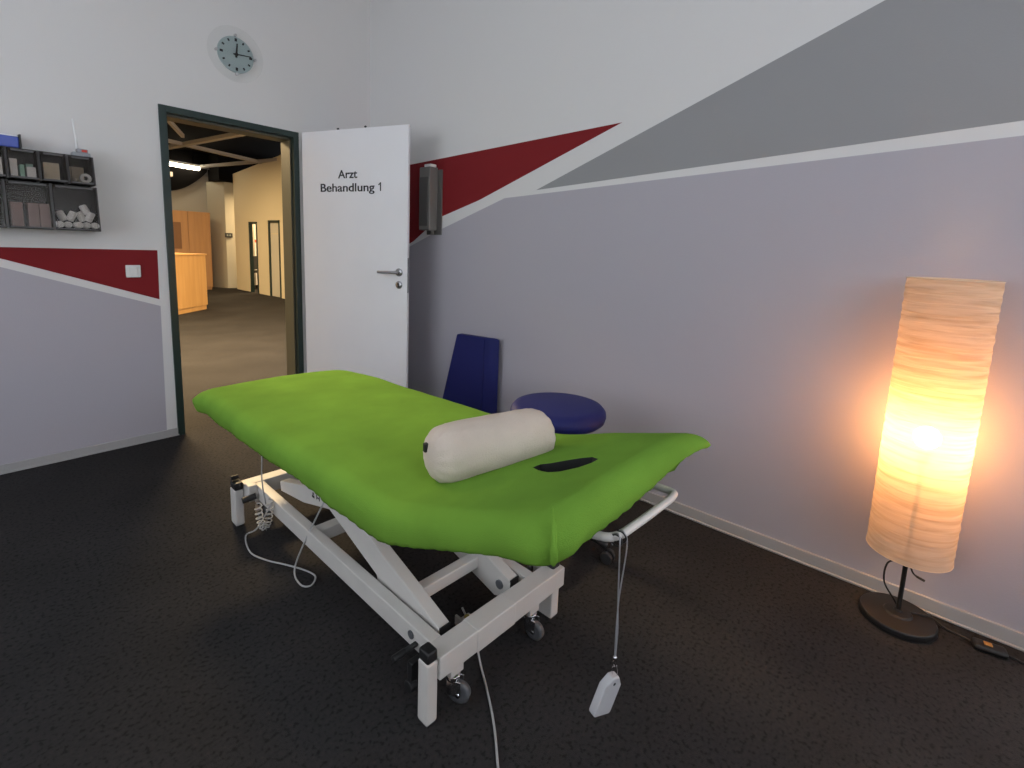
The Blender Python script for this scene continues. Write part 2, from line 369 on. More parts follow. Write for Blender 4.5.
def text_mesh(s, name, cx, z, width, height, parent, m):
    c = bpy.data.curves.new(name, 'FONT'); c.body = s; c.size = 0.1; c.extrude = 0.0015; c.offset = 0.0012; c.align_x = 'LEFT'
    t = bpy.data.objects.new('tmp', c); COL.objects.link(t)
    dg = bpy.context.evaluated_depsgraph_get(); dg.update()
    me = bpy.data.meshes.new_from_object(t.evaluated_get(dg)); bpy.data.objects.remove(t)
    xs = [v.co.x for v in me.vertices]; cap = 0.0729
    x0, x1 = min(xs), max(xs); sx = width/(x1-x0); sz = height/cap
    for v in me.vertices:
        X, Y, Z = v.co; v.co = ((X-(x0+x1)/2)*sx, -Z-0.0008, Y*sz)
    me.materials.clear(); me.materials.append(m); me.name = name
    o = bpy.data.objects.new(name, me); COL.objects.link(o); o.parent = parent; o.location = (cx, 0, z); return o
text_mesh('Arzt', 'lettering', 0.424, 1.746, 0.172, 0.058, leaf, M['ink'])
text_mesh('Behandlung', 'lettering', 0.417, 1.655, 0.484, 0.058, leaf, M['ink'])
bm = B(); prism(bm, [(0.706, -0.0004, 1.655), (0.714, -0.0004, 1.655), (0.714, -0.0004, 1.713), (0.7075, -0.0004, 1.713), (0.701, -0.0004, 1.705), (0.692, -0.0004, 1.700), (0.692, -0.0004, 1.693), (0.700, -0.0004, 1.696), (0.706, -0.0004, 1.700)], (0, -0.0018, 0)); obj('lettering', bm, M['ink'], leaf)

# plugs on the back wall above the leaf
for k, (px, pz) in enumerate(((2.110, 2.166), (2.352, 2.233))):
    bm = B(); cyl(bm, (px, YB+0.001, pz), (px, YB-0.012, pz), 0.008, 12)
    o = obj('wall_screw', bm, M['rubber']); tag(o, ['small dark screw in the wall above the word Arzt on the door', 'small dark screw in the wall above the door, next to the corner'][k], 'screw', 'screws above the open door')

# ------------------------------------------------------------------ lobby
bm = B()
segs = [(YB+T+0.02, 11.15, 0, 2.883), (11.72, 12.34, 0, 2.883), (12.80, 13.68, 0, 2.883), (11.15, 11.72, 1.73, 2.883), (12.34, 12.80, 1.70, 2.883)]
for a in segs: bx(bm, 5.0, 5.05, *a)
prism(bm, [(5.0, 13.68, 2.883), (5.0, 7.49, 3.399), (5.0, YB+T+0.02, 3.399), (5.0, YB+T+0.02, 2.883)], (0.05, 0, 0))
struct(obj('wall_lobby_right', bm, M['beigew']))
bm = B(); bx(bm, -2.0, 8.8, 15.2, 15.4, 0, 3.4); bx(bm, 3.3, 4.75, 14.5, 14.6, 0, 3.3); struct(obj('wall_lobby_back', bm, M['lgrey']))
bm = B(); bx(bm, -2.2, -2.0, YB+T, 15.4, 0, 3.4); struct(obj('wall_lobby_left', bm, M['beigew']))
bm = B(); prism(bm, [(4.66, 14.5, 0), (4.90, 14.0, 0), (5.6, 14.0, 0), (5.6, 14.9, 0), (4.66, 14.9, 0)], (0, 0, 2.70))
struct(obj('wall_lobby_pillar', bm, mat('pillar_paint', (0.34, 0.32, 0.27), 0.9), bevel=0.004))
bm = B(); bx(bm, -2.2, 8.8, YB+T, 15.4, 3.40, 3.5)
struct(obj('ceiling_lobby', bm, M['lblack']))
bm = B()      # dark curved bulkhead
pts = [(3.0, 14.40, 2.37)]+[(3.80+0.86*t, 14.40, 2.38+0.55*t**1.8) for t in [i/10 for i in range(11)]]+[(4.70, 14.40, 3.38), (3.0, 14.40, 3.38)]
prism(bm, pts, (0, 0.098, 0)); struct(obj('trim_1', bm, M['lblack']))
bm = B(); bx(bm, 4.71, 6.6, 13.75, 14.9, 2.705, 3.395); struct(obj('trim_3', bm, M['lblack']))
# room behind the lobby doors
bm = B(); bx(bm, 7.0, 7.1, 10.0, 15.0, 0, 2.6); bx(bm, 5.15, 7.0, 14.6, 14.7, 0, 2.6) ; bx(bm, 5.15, 7.0, 10.0, 10.1, 0, 2.6)
struct(obj('wall_side_room', bm, M['wall']))
bm = B(); bx(bm, 5.15, 7.1, 10.0, 14.7, 2.6, 2.7); struct(obj('ceiling_side_room', bm, M['ceil']))
bm = B(); bx(bm, 6.985, 7.0, 10.1, 14.6, 1.20, 1.26); bx(bm, 5.15, 7.0, 14.585, 14.6, 1.20, 1.28); struct(obj('trim_2', bm, mat('red_stripe', (0.65, 0.08, 0.04), 0.7)))
def lobby_frame(name, y0, y1, zt):
    o = struct(bpy.data.objects.new(name, None)); COL.objects.link(o)
    bm = B(); e = 0.05
    bx(bm, 4.985, 5.06, y0, y0+e, 0, zt); bx(bm, 4.985, 5.06, y1-e, y1, 0, zt); bx(bm, 4.985, 5.06, y0, y1, zt-e, zt)
    obj('door_frame', bm, M['dgreen'], o, bevel=0.004); return o
d2 = lobby_frame('door_2', 12.34, 12.80, 1.70)
d3 = lobby_frame('door_3', 11.15, 11.72, 1.73)
bm = B(); bx(bm, 5.02, 5.05, 11.20, 11.67, 0.005, 1.68); obj('door_leaf', bm, mat('lobby_door_leaf', (0.55, 0.52, 0.45), 0.6), d3)
bm = B(); bx(bm, 5.016, 5.021, 11.24, 11.62, 1.42, 1.44); obj('door_stripe', bm, M['beigew'], d3)
# grey ceiling bars
def bar(p, q, w=0.10):
    p, q = Vector(p), Vector(q); d = (q-p).normalized(); s = Vector((-d.y, d.x, 0))*w/2
    bm = B(); prism(bm, [p-s, q-s, q+s, p+s], (0, 0, 0.06)); return obj('ceiling_beam', bm, M['beam'])
bl = [((3.12, 12.4, 3.0), (3.66, 7.6, 3.0), 'ceiling bar running away from the doorway, crossing above the slanting bar'),
      ((1.8, 10.56, 3.0), (5.03, 12.02, 3.0), 'pale ceiling bar slanting down to the right above the tube light'),
      ((4.50, 14.20, 3.0), (5.05, 11.2, 3.0), 'short ceiling bar running right from the tube light to the beige wall'),
      ((4.45, 14.33, 3.0), (6.2, 15.1, 3.0), 'ceiling bar continuing in line with the glowing tube light'),
      ((2.396, 8.98, 3.0), (2.98, 10.30, 3.0), 'short thin ceiling bar in the top left corner of the doorway')]
for k, (p, q, l) in enumerate(bl):
    o = bar(p, q, 0.05 if k == 4 else 0.10); tag(o, l, 'ceiling bar', 'steel bars under the black lobby ceiling')
# lobby luminaires: batten with glowing tube
def batten(p, q, label, st=None, w=0.05):
    p, q = Vector(p), Vector(q); d = (q-p); L = d.length; r = math.atan2(d.y, d.x)
    t = thing('tube_light', label, 'light', (p+q)/2, r, 'tube lights in the lobby')
    bm = B(); bx(bm, -L/2, L/2, -0.035, 0.035, 0.03, 0.09); obj('housing', bm, M['white'], t, bevel=0.004)
    bm = B(); cyl(bm, (-L/2, 0, 0.0), (L/2, 0, 0.0), w, 14); obj('tube', bm, st or M['tube'], t, smooth=True)
    bm = B()
    for s in (-0.35, 0.35): bx(bm, s*L-0.01, s*L+0.01, -0.01, 0.01, 0.09, 3.40-p.z)
    bm.verts.index_update(); pieces('hanger', bm, M['lblack'], t)
    return t
batten((3.66, 14.05, 2.98), (4.45, 14.33, 2.98), 'glowing tube light under the black lobby ceiling, seen at the left of the doorway')
def fill(x, y, lx, ly, w_, label, zc=3.40, zd=2.98):  # unseen downward light, added to brighten the lobby floor and walls
    t = thing('fill_light', label, 'light', (x, y, zd), 0, 'louvre lights added out of view in the lobby')
    bm = B(); bx(bm, -lx/2, lx/2, -ly/2, ly/2, 0.01, 0.06); obj('housing', bm, M['lblack'], t)
    bm = B(); cyl(bm, (0, 0, 0.06), (0, 0, zc-zd-0.0005), 0.01, 8); obj('hanger', bm, M['lblack'], t)
    l = bpy.data.lights.new('fill_area', 'AREA'); l.shape = 'RECTANGLE'; l.size = lx; l.size_y = ly; l.energy = w_; l.color = (1.0, 0.72, 0.38)
    o = bpy.data.objects.new('fill_area', l); COL.objects.link(o); o.parent = t; o.location = (0, 0, 0.0)
fill(1.5, 6.0, 1.2, 0.6, 560, 'added unseen louvre light above the lobby floor just outside the doorway')
fill(1.5, 9.0, 0.8, 0.8, 110, 'added unseen louvre light hanging left of the reception desk block')
fill(2.4, 11.6, 0.8, 0.5, 120, 'added unseen louvre light in front of the side room door')
fill(5.9, 13.2, 0.8, 0.8, 110, 'added unseen louvre light of the bright side room', 2.60, 2.45)  # added to brighten the room seen through the lobby door
# reception desk and cabinets
t = thing('reception_desk', 'chest-high beech desk block on the lobby carpet, in front of the tall cabinet', 'desk', (2.527, 9.469, 0), math.atan2(0.545, 0.62))
L = 0.83
bm = B(); bx(bm, 0.015, L-0.015, 0.015, 0.5, 0.0, 0.08); obj('plinth', bm, M['wood1'], t)
bm = B(); bx(bm, 0, L, 0, 0.52, 0.08, 0.975); obj('body', bm, M['wood1'], t, bevel=0.004)
bm = B(); bx(bm, -0.015, L+0.015, -0.015, 0.535, 0.975, 1.0); obj('desk_top', bm, M['wood1'], t, bevel=0.004)
t = thing('cabinet', 'tall oak-brown cabinet front standing behind the desk block in the lobby', 'cabinet', (3.0, 13.7, 0))
bm = B(); bx(bm, 0, 1.45, 0, 0.6, 0.06, 1.89); obj('body', bm, M['wood2'], t, bevel=0.004)
bm = B(); bx(bm, 0.02, 1.43, 0.03, 0.6, 0.0, 0.06); obj('plinth', bm, M['wood2'], t)
for k in range(3):
    bm = B(); bx(bm, 0.01+k*0.48, 0.475+k*0.48, -0.02, 0.0, 0.08, 1.88); obj('door', bm, M['wood2'], t, bevel=0.003)
bm = B(); bx(bm, 0.42, 0.81, -0.035, -0.02, 1.0, 1.62); obj('side_panel', bm, mat('dark_brown_panel', (0.16, 0.075, 0.03), 0.6), t)
# exit-type sign
bm = B(); bx(bm, 4.87, 5.04, 13.955, 13.998, 1.31, 1.42)
t = obj('wall_sign', bm, M['black'], bevel=0.003); tag(t, 'small black sign box on the beige lobby pillar', 'sign')
for xx in (4.90, 4.965):
    bm = B(); bx(bm, xx, xx+0.035, 13.952, 13.956, 1.345, 1.385); o = obj('pictogram', bm, mat('sign_pictogram', (0.15, 0.17, 0.16), 0.5), t)
t = thing('ceiling_sensor', 'small white box hanging below the lobby ceiling by the left door jamb', 'sensor', (2.66, 10.0, 2.28))
bm = B(); bx(bm, -0.06, 0.045, -0.05, 0.05, 0, 0.08); obj('housing', bm, M['white'], t, bevel=0.01)
bm = B(); cyl(bm, (0, 0, 0.08), (0, 0, 1.12), 0.008, 8); obj('rod', bm, M['beam'], t)
# office chair in the side room
t = thing('office_chair', 'black office chair in the bright side room seen through the lobby door', 'chair', (5.62, 13.55, 0), 0.6)
bm = B()
for k in range(5):
    a = 2*PI*k/5; tube(bm, [(0, 0, 0.10), (0.26*math.cos(a), 0.26*math.sin(a), 0.07)], [0.022, 0.014], 8)
b_ = obj('base', bm, M['black'], t, smooth=True)
for k in range(5):
    a = 2*PI*k/5; bm = B(); x, y = 0.27*math.cos(a), 0.27*math.sin(a); cyl(bm, (x-0.02, y, 0.03), (x+0.02, y, 0.03), 0.03, 12); obj('caster', bm, M['black'], t)
bm = B(); cyl(bm, (0, 0, 0.08), (0, 0, 0.42), 0.025, 12); obj('column', bm, M['black'], t)
bm = B(); bx(bm, -0.22, 0.22, -0.22, 0.22, 0.42, 0.48); obj('seat', bm, M['black'], t, bevel=0.03)
bm = B(); bx(bm, -0.20, 0.20, 0.20, 0.25, 0.50, 0.85); obj('backrest', bm, M['black'], t, bevel=0.02)

# ------------------------------------------------------------------ wall clock
cx0, cz0 = 1.386, 2.485
t = thing('wall_clock', 'round glass clock with grey-green dial on the white wall above the doorway', 'clock', (cx0, YB, cz0))
def disc(r, y0, y1, n=64):
    bm = B(); lathe(bm, [(0, 0), (r, 0), (r, y0-y1), (0, y0-y1)], n, Matrix.Translation((0, y0, 0)) @ Matrix.Rotation(PI/2, 4, 'X')); return bm
obj('glass_plate', disc(0.170, -0.012, -0.016), M['cglass'], t)
obj('dial', disc(0.110, -0.0005, -0.0115), M['dial'], t)
bm = B()
for k in range(12):
    a = 2*PI*k/12; r0, r1, w_ = (0.082, 0.097, 0.005) if k % 3 else (0.080, 0.099, 0.007)
    c, s = math.sin(a), math.cos(a)
    prism(bm, [(c*r0-s*w_, -0.0165, s*r0+c*w_), (c*r1-s*w_, -0.0165, s*r1+c*w_), (c*r1+s*w_, -0.0165, s*r1-c*w_), (c*r0+s*w_, -0.0165, s*r0-c*w_)], (0, -0.0012, 0))
bm.verts.index_update(); pieces('hour_mark', bm, M['ink'], t)
def hand(a, r, w_, y, name):
    c, s = math.sin(a), math.cos(a); b0 = -0.02; bm = B()
    prism(bm, [(c*b0-s*w_, y, s*b0+c*w_), (c*r-s*w_*.6, y, s*r+c*w_*.6), (c*r+s*w_*.6, y, s*r-c*w_*.6), (c*b0+s*w_, y, s*b0-c*w_)], (0, -0.0015, 0)); obj(name, bm, M['black'], t)
hand(math.radians(6), 0.068, 0.0065, -0.019, 'hour_hand'); hand(math.radians(84), 0.092, 0.0040, -0.022, 'minute_hand')
bm = B(); cyl(bm, (0, -0.015, 0), (0, -0.025, 0), 0.010, 16); obj('hub', bm, M['black'], t)
for k in range(4):
    a = k*PI/2; bm = B(); x, z = 0.118*math.sin(a), 0.118*math.cos(a); cyl(bm, (x, 0.0, z), (x, -0.020, z), 0.0085, 16); obj('screw', bm, M['chrome'], t, smooth=False)

# light switch
t = thing('light_switch', 'white square light switch on the red painted wall left of the doorway', 'switch', (0.760, YB-th, 1.079))
bm = B(); bx(bm, -0.037, 0.037, -0.010, 0.0, -0.037, 0.037); obj('plate', bm, M['white'], t, bevel=0.006, seg=3)
bm = B(); prism(bm, [(-0.020, -0.010, -0.026), (-0.020, -0.010, 0.026), (-0.020, -0.0155, 0.026), (-0.020, -0.012, 0.0), (-0.020, -0.0125, -0.026)], (0.040, 0, 0)); obj('rocker', bm, M['white'], t, bevel=0.002)

# ------------------------------------------------------------------ bin cabinet on the back wall
YC = 3.50
def binunit(label, z0, z1, xs, grp):
    t = thing('bin_cabinet', label, 'organizer', (0, 0, 0), 0, grp)
    bm = B()
    X0, X1 = xs[0], xs[-1]
    bx(bm, X0, X1, YB-0.012, YB-0.001, z0, z1); bx(bm, X0, X1, YC+0.01, YB-0.001, z0, z0+0.006); bx(bm, X0, X1, YC+0.04, YB-0.001, z1-0.006, z1)
    obj('back_rail', bm, M['smokeback'], t)
    bm = B()
    for i, x in enumerate(xs):
        w_ = 0.005 if 0 < i < len(xs)-1 else 0.003
        prism(bm, [(x-w_, YC+0.008, z0), (x-w_, YB-0.001, z0), (x-w_, YB-0.001, z1), (x-w_, YC+0.035, z1)], (2*w_, 0, 0))
    bm.verts.index_update(); pieces('divider', bm, M['smoked'], t)
    for a, b2 in zip(xs, xs[1:]):
        bm = B(); a += 0.008; b2 -= 0.008; g = 0.003
        prism(bm, [(a, YC, z0+0.008), (a, YC+g, z0+0.008), (a, YC+0.022+g, z1-0.012), (a, YC+0.022, z1-0.012)], (b2-a, 0, 0))
        bx(bm, a, b2, YC+g, YB-0.02, z0+0.008, z0+0.011)
        for xx in (a, b2-g): prism(bm, [(xx, YC+g, z0+0.011), (xx, YB-0.02, z0+0.011), (xx, YB-0.05, z1-0.03), (xx, YC+0.02, z1-0.012)], (g, 0, 0))
        bn = obj('bin', bm, M['smoke'], t)
        bm = B(); bx(bm, a, b2, YC-0.004, YC+0.004, z0+0.004, z0+0.012); bx(bm, a+0.01, b2-0.01, YC+0.014, YC+0.028, z1-0.016, z1-0.008); bm.verts.index_update(); pieces('bin_rim', bm, M['smoked'], bn)
    return t
binunit('upper row of small smoked plastic tilt bins on the white wall', 1.550, 1.700, [0.035, 0.148, 0.258, 0.376, 0.486, 0.590], 'smoked bin rows')
binunit('lower row of large smoked plastic bins under the small ones', 1.306, 1.542, [-0.10, 0.070, 0.240, 0.412, 0.596], 'smoked bin rows')
zl = 1.3175; zu = 1.5615
def item(name, a, b2, y0, d, z0, h, m, label, cat, grp=None, rot=0, bev=0.002):
    bm = B(); bx(bm, -(b2-a)/2, (b2-a)/2, -d/2, d/2, 0, h); o = obj(name, bm, m, bevel=bev); o.location = ((a+b2)/2, y0, z0); o.rotation_euler = (0, 0, rot); return tag(o, label, cat, grp)
# white rolls in lower right bin
g = 'white gauze rolls in the lower right bin'
rolls = [(0.432, 0), (0.470, 0), (0.508, 0), (0.546, 0), (0.577, 0), (0.447, 1), (0.485, 1), (0.525, 1), (0.560, 1), (0.545, 2)]
wh = ['at the left end', 'second from the left', 'in the middle', 'second from the right', 'at the right end']
bm = B(); lathe(bm, [(0.0, -0.024), (0.014, -0.026), (0.0165, -0.023), (0.0175, 0), (0.0165, 0.023), (0.014, 0.026), (0, 0.024)], 16)
proto = obj('gauze_roll', bm, M['gauze'], smooth=True)
for k, (x, row) in enumerate(rolls):
    o = proto if k == 0 else proto.copy()
    if k: COL.objects.link(o)
    z = zl+0.0185+row*0.0375
    o.location = (x, 3.535+0.018*(k % 2)+0.004*row, z)
    o.rotation_euler = [(PI/2, 0.0, 0.1), (PI/2, 0, -0.1), (PI/2, 0, 0.2), (PI/2, 0, 0), (PI/2, 0, 0)][k % 5] if row == 0 else (0.25*(-1)**k, 0.35*(-1)**k, 0.3)
    if row: o.location.z += 0.008
    lab = ('white gauze roll in the lower right bin, bottom layer, '+wh[k]) if row == 0 else ('white gauze roll on top of the bottom layer of rolls, '+['left end', 'left of the middle', 'right of the middle', 'right end', 'topmost one'][k-5])
    tag(o, lab, 'gauze roll', g)
for k, (a, b2) in enumerate(((0.256, 0.300), (0.318, 0.358), (0.361, 0.400))):
    item('carton', a, b2, 3.57, 0.09, zl, 0.118, M['brown'], 'upright brown-grey carton behind smoked plastic, '+['left', 'middle', 'right'][k]+' of the three in the large bin', 'box', 'brown cartons in the large bin')
for k, (a, b2, h) in enumerate(((0.268, 0.296, 0.085), (0.304, 0.320, 0.060), (0.328, 0.362, 0.052))):
    item('medicine_pack', a, b2, 3.565, 0.08, zu, h, [M['white'], M['mint'], M['gauze']][k], ['tall white pack at the left of the second small bin', 'narrow mint green pack in the second small bin', 'low white pack at the right of the second small bin'][k], 'box', 'packs in the small bins')
item('mint_pack', 0.330, 0.358, 3.60, 0.04, zu, 0.072, M['mint'], 'mint green pack standing behind the low white pack', 'box')
item('medicine_pack', 0.170, 0.205, 3.565, 0.08, zu, 0.09, M['white'], 'white pack in the small bin at the picture edge, left one', 'box', 'packs in the small bins')
item('medicine_pack', 0.210, 0.243, 3.565, 0.08, zu, 0.085, M['gauze'], 'white pack in the small bin at the picture edge, right one', 'box', 'packs in the small bins')
item('dressing_pack', 0.390, 0.452, 3.56, 0.06, zu, 0.085, M['beige'], 'beige dressing pack in the third small bin', 'box')
item('dressing_pack', 0.497, 0.560, 3.62, 0.04, zu, 0.085, M['beige'], 'beige dressing pack behind the tape roll', 'box')
bm = B(); lathe(bm, [(0.011, -0.012), (0.0245, -0.012), (0.0245, 0.012), (0.011, 0.012), (0.011, -0.012)], 28, Matrix.Translation((0.556, 3.545, zu+0.025)) @ Matrix.Rotation(PI/2, 4, 'X'))
tag(obj('tape_roll', bm, M['tape']), 'white roll of tape with an open core in the right small bin', 'tape')
bm = B(); bmesh.ops.create_uvsphere(bm, u_segments=16, v_segments=12, radius=0.012, matrix=Matrix.Translation((0.512, 3.545, zu+0.0125)))
tag(obj('cotton_ball', bm, M['linen'], smooth=True), 'small cream cotton ball beside the tape roll', 'cotton ball')
# on top
t = thing('storage_tray', 'blue tray with black ends on top of the bins at the left picture edge', 'tray', (0.20, 3.60, 1.701), 0.05)
bm = B(); bx(bm, -0.13, 0.11, -0.06, 0.05, 0.0, 0.055); obj('body', bm, M['bluetray'], t, bevel=0.006)
bm = B(); bx(bm, 0.110, 0.118, -0.064, 0.054, 0.0, 0.068); bx(bm, -0.138, -0.13, -0.064, 0.054, 0.0, 0.068); bm.verts.index_update(); pieces('end_plate', bm, M['black'], t, bevel=0.002)
bm = B(); bx(bm, -0.13, 0.11, -0.05, 0.03, 0.055, 0.062); obj('lid', bm, M['gauze'], t, bevel=0.002)
t = thing('radio_receiver', 'small grey box with a red spot standing on top of the bins', 'device', (0.560, 3.60, 1.701), 0.0)
bm = B(); bx(bm, -0.045, 0.030, -0.03, 0.03, 0, 0.022); bx(bm, -0.025, 0.022, -0.022, 0.02, 0.022, 0.042); obj('body', bm, M['greybox'], t, bevel=0.004)
bm = B(); bx(bm, -0.005, 0.018, -0.0235, -0.022, 0.026, 0.038); obj('red_label', bm, M['redlab'], t)
bm = B(); tube(bm, [(-0.02, 0.0, 0.04), (-0.022, 0.0, 0.10), (-0.03, 0, 0.195)], [0.0048, 0.0045, 0.004], 8); obj('antenna', bm, M['gauze'], t, smooth=True)

# ------------------------------------------------------------------ dispenser on the right wall
t = thing('wall_dispenser', 'tall narrow grey dispenser box on the red field of the right wall', 'dispenser', (rwx(2.84), 2.84, 1.38))
bm = B(); bx(bm, -0.085, -0.01, -0.055, 0.06, 0.03, 0.47); obj('body', bm, M['disp'], t, bevel=0.006)
bm = B(); bx(bm, -0.089, -0.085, -0.040, 0.055, 0.06, 0.40); obj('front_panel', bm, M['dispd'], t, bevel=0.001)
bm = B(); bx(bm, -0.012, -0.001, -0.10, 0.06, 0.0, 0.455); obj('dark_strip', bm, M['dispd'], t, bevel=0.002)  # flat dark strip on the wall, reaching past one side of the body
bm = B(); bx(bm, -0.075, -0.02, -0.05, 0.02, 0.47, 0.490); obj('top_cap', bm, M['white'], t, bevel=0.004)
bm = B(); cyl(bm, (-0.05, -0.05, 0.0), (-0.05, -0.05, 0.03), 0.012, 12); obj('spout', bm, M['disp'], t, smooth=True)

# ------------------------------------------------------------------ treatment couch
RZ = math.radians(-2.0)
TC = thing('treatment_table', 'height adjustable treatment table with a bright green fitted cover and white steel base', 'massage table', (1.060, 1.600, 0), RZ)
Rin = Matrix.Rotation(-RZ, 4, 'Z') @ Matrix.Translation((-1.06, -1.60, 0))
def lo(x, y, z): return Rin @ Vector((x, y, z))
# cover
def topz(ly):
    k = -0.60; base = 0.672 - 0.034*(ly+0.60)
    if ly < k:
        d = k-ly; base = 0.672 + 0.365*(math.sqrt(d*d+0.006)-0.0775)
    elif ly < k+0.25:
        base += 0.0
    return base
def smooth01(t): t = max(0, min(1, t)); return t*t*(3-2*t)
def sheet():
    hw, y0, y1, r = 0.372, -1.168, 0.885, 0.050
    Rc = 0.050; ihw, iy0, iy1 = hw-r, y0+r, y1-r
    nx, ny = 48, 132
    bm = B(); G = {}
    def zoff(x, y):
        z = 0.005*noise.noise(Vector((x*3.5, y*2.5, 1.0)))+0.0012*noise.noise(Vector((x*14, y*11, 5.0)))
        cxn = x/ihw
        f = smooth01((y-(iy1-0.35))/0.35); z -= 0.010*f*(0.2+0.8*max(0, cxn))
        g = smooth01((iy0+0.30-y)/0.30); z -= 0.016*g*max(0, cxn)**3
        z -= 0.010*abs(cxn)**4
        return z
    def plan(x, y):
        cx_, cy_ = max(-ihw+Rc, min(ihw-Rc, x)), max(iy0+Rc, min(iy1-Rc, y)); dx, dy = x-cx_, y-cy_
        m = max(abs(dx), abs(dy)); l = math.hypot(dx, dy)
        if l > 0: dx, dy = dx/l*m, dy/l*m
        return cx_+dx, cy_+dy, (Vector((dx, dy, 0)).normalized() if l > 0 else None)
    for i in range(nx+1):
        for j in range(ny+1):
            x, y, _ = plan(-ihw+2*ihw*i/nx, iy0+(iy1-iy0)*j/ny)
            G[i, j] = bm.verts.new((x, y, topz(y)+zoff(x, y)))
    for i in range(nx):
        for j in range(ny): bm.faces.new([G[i, j], G[i+1, j], G[i+1, j+1], G[i, j+1]])
    loop = [(i, 0) for i in range(nx)]+[(nx, j) for j in range(ny)]+[(i, ny) for i in range(nx, 0, -1)]+[(0, j) for j in range(ny, 0, -1)]
    P = []
    for (i, j) in loop: v = G[i, j].co; P.append(Vector((v.x, v.y, v.z)))
    n = len(P); Ns = []
    for k in range(n):
        t_ = P[(k+1) % n]-P[k-1]; t_.z = 0; nn = Vector((t_.y, -t_.x, 0)).normalized(); Ns.append(nn)
    prev = [G[q] for q in loop]
    steps = [('c', a) for a in (15, 32, 50, 70, 90)]+[('s', q) for q in (0.2, 0.4, 0.6, 0.8, 1.0)]+[('u', 0.5), ('u', 1.0)]
    for kind, q in steps:
        ring = []
        for k in range(n):
            p, nn = P[k], Ns[k]; x, y = p.x, p.y
            # drop of the skirt varies along the table
            head = smooth01((-0.55-y)/0.5); foot = smooth01((y-0.35)/0.5); side = abs(nn.x)
            drop = 0.066-0.018*foot-0.034*head
            drop += 0.008*noise.noise(Vector((x*3.0, y*3.0, 7.7)))
            cor = max(0, abs(nn.x*nn.y)*2)          # corners
            wav = noise.noise(Vector((x*10, y*10, 3.1)))*0.006+0.0018*math.sin((y if side > .5 else x)*130)
            vf = 1.0
            if y < -0.8: vf = 1-0.72*smooth01((x+0.10)/(ihw+0.10))*smooth01((-0.8-y)/0.3)
            drop -= 0.013*smooth01((y+0.55)/0.3)*smooth01((0.70-y)/0.3)*(nn.x < -.5)
            drop *= vf
            out = 0.010*cor if y < 0 else 0.0
            if y < 0 and x > 0: out = 0.024*cor**2
            if y > 0 and x < 0: out += 0.045*cor
            out += 0.006*side*(x < 0)*smooth01((y+0.9)/0.6)*smooth01((1.0-y)/0.1)
            if kind == 'c':
                a = math.radians(q); e = r*math.sin(a)+out*q/90; d = r*(1-math.cos(a))*(1-0.15*foot)*(0.4+0.6*vf)
                v = (x+nn.x*e, y+nn.y*e, p.z-d)
            elif kind == 's':
                e = r+out-0.012*q*q+wav*q; d = r*(1-0.15*foot)*(0.4+0.6*vf)+drop*q
                v = (x+nn.x*e, y+nn.y*e, p.z-d)
            else:
                e = r+out-0.012-0.035*q; d = r*(1-0.15*foot)*(0.4+0.6*vf)+drop+0.003*q
                v = (x+nn.x*e, y+nn.y*e, p.z-d)
            ring.append(bm.verts.new(v))
        for k in range(n): bm.faces.new([prev[k], ring[k], ring[(k+1) % n], prev[(k+1) % n]])
        prev = ring
    # underside: pad shell a little above the hem
    bot = {}
    for idx, q in enumerate(loop): bot[q] = prev[idx]
    for i in range(nx+1):
        for j in range(ny+1):
            if (i, j) not in bot: v = G[i, j].co; bot[i, j] = bm.verts.new((v.x*0.96, v.y, v.z-0.105))
    for i in range(nx):
        for j in range(ny): bm.faces.new([bot[i, j], bot[i, j+1], bot[i+1, j+1], bot[i+1, j]])
    return bm
bm = sheet()
cover = obj('fitted_cover', bm, mats=[M['green'], M['pit']], smooth=True)
# face hole cut through
HOLE = [(0.952, 0.726), (0.928, 0.691), (0.909, 0.647), (0.913, 0.616), (0.944, 0.587), (0.984, 0.573), (1.013, 0.574), (1.032, 0.602), (1.025, 0.633), (1.009, 0.667), (0.987, 0.698), (0.979, 0.723)]
bm = B()
hc = [lo(a_, b_, 0) for a_, b_ in HOLE]
prism(bm, [(p.x, p.y, 0.50) for p in hc], (0, 0, 0.5))
cut = obj('cutter', bm, M['pit'])
md = cover.modifiers.new('b', 'BOOLEAN'); md.operation = 'DIFFERENCE'; md.object = cut; md.solver = 'EXACT'
dg = bpy.context.evaluated_depsgraph_get(); dg.update()
me = bpy.data.meshes.new_from_object(cover.evaluated_get(dg)); cover.modifiers.clear(); cover.data = me
bpy.data.objects.remove(cut)
poly2 = [(p.x, p.y) for p in hc]
def inside(x, y, e=0.004):
    c = sum(p[0] for p in poly2)/len(poly2), sum(p[1] for p in poly2)/len(poly2)
    P = [(c[0]+(px-c[0])*(1+e/0.03), c[1]+(py-c[1])*(1+e/0.03)) for px, py in poly2]; r = False; j = len(P)-1
    for i in range(len(P)):
        if (P[i][1] > y) != (P[j][1] > y) and x < (P[j][0]-P[i][0])*(y-P[i][1])/(P[j][1]-P[i][1])+P[i][0]: r = not r
        j = i
    return r
me.materials.clear(); me.materials.append(M['green']); me.materials.append(M['pit'])
for p in me.polygons:
    p.material_index = 1 if (abs(p.normal.z) < 0.6 and inside(p.center.x, p.center.y)) else 0
    p.use_smooth = p.material_index == 0
cover.parent = TC; cover['label'] = 'bright green stretch terry cover over the padded top'
# seam ridge of the cover at the near head corner
bm = B()
tz = topz(-1.15)
tube(bm, smoothpath([(-0.322, -1.128, tz-0.010), (-0.346, -1.152, tz-0.035), (-0.356, -1.162, tz-0.065), (-0.350, -1.158, tz-0.098)]), [0.002]*5+[0.005]*7+[0.007]*5+[0.005, 0.004], 10)
obj('cover_seam', bm, M['green'], TC, smooth=True)

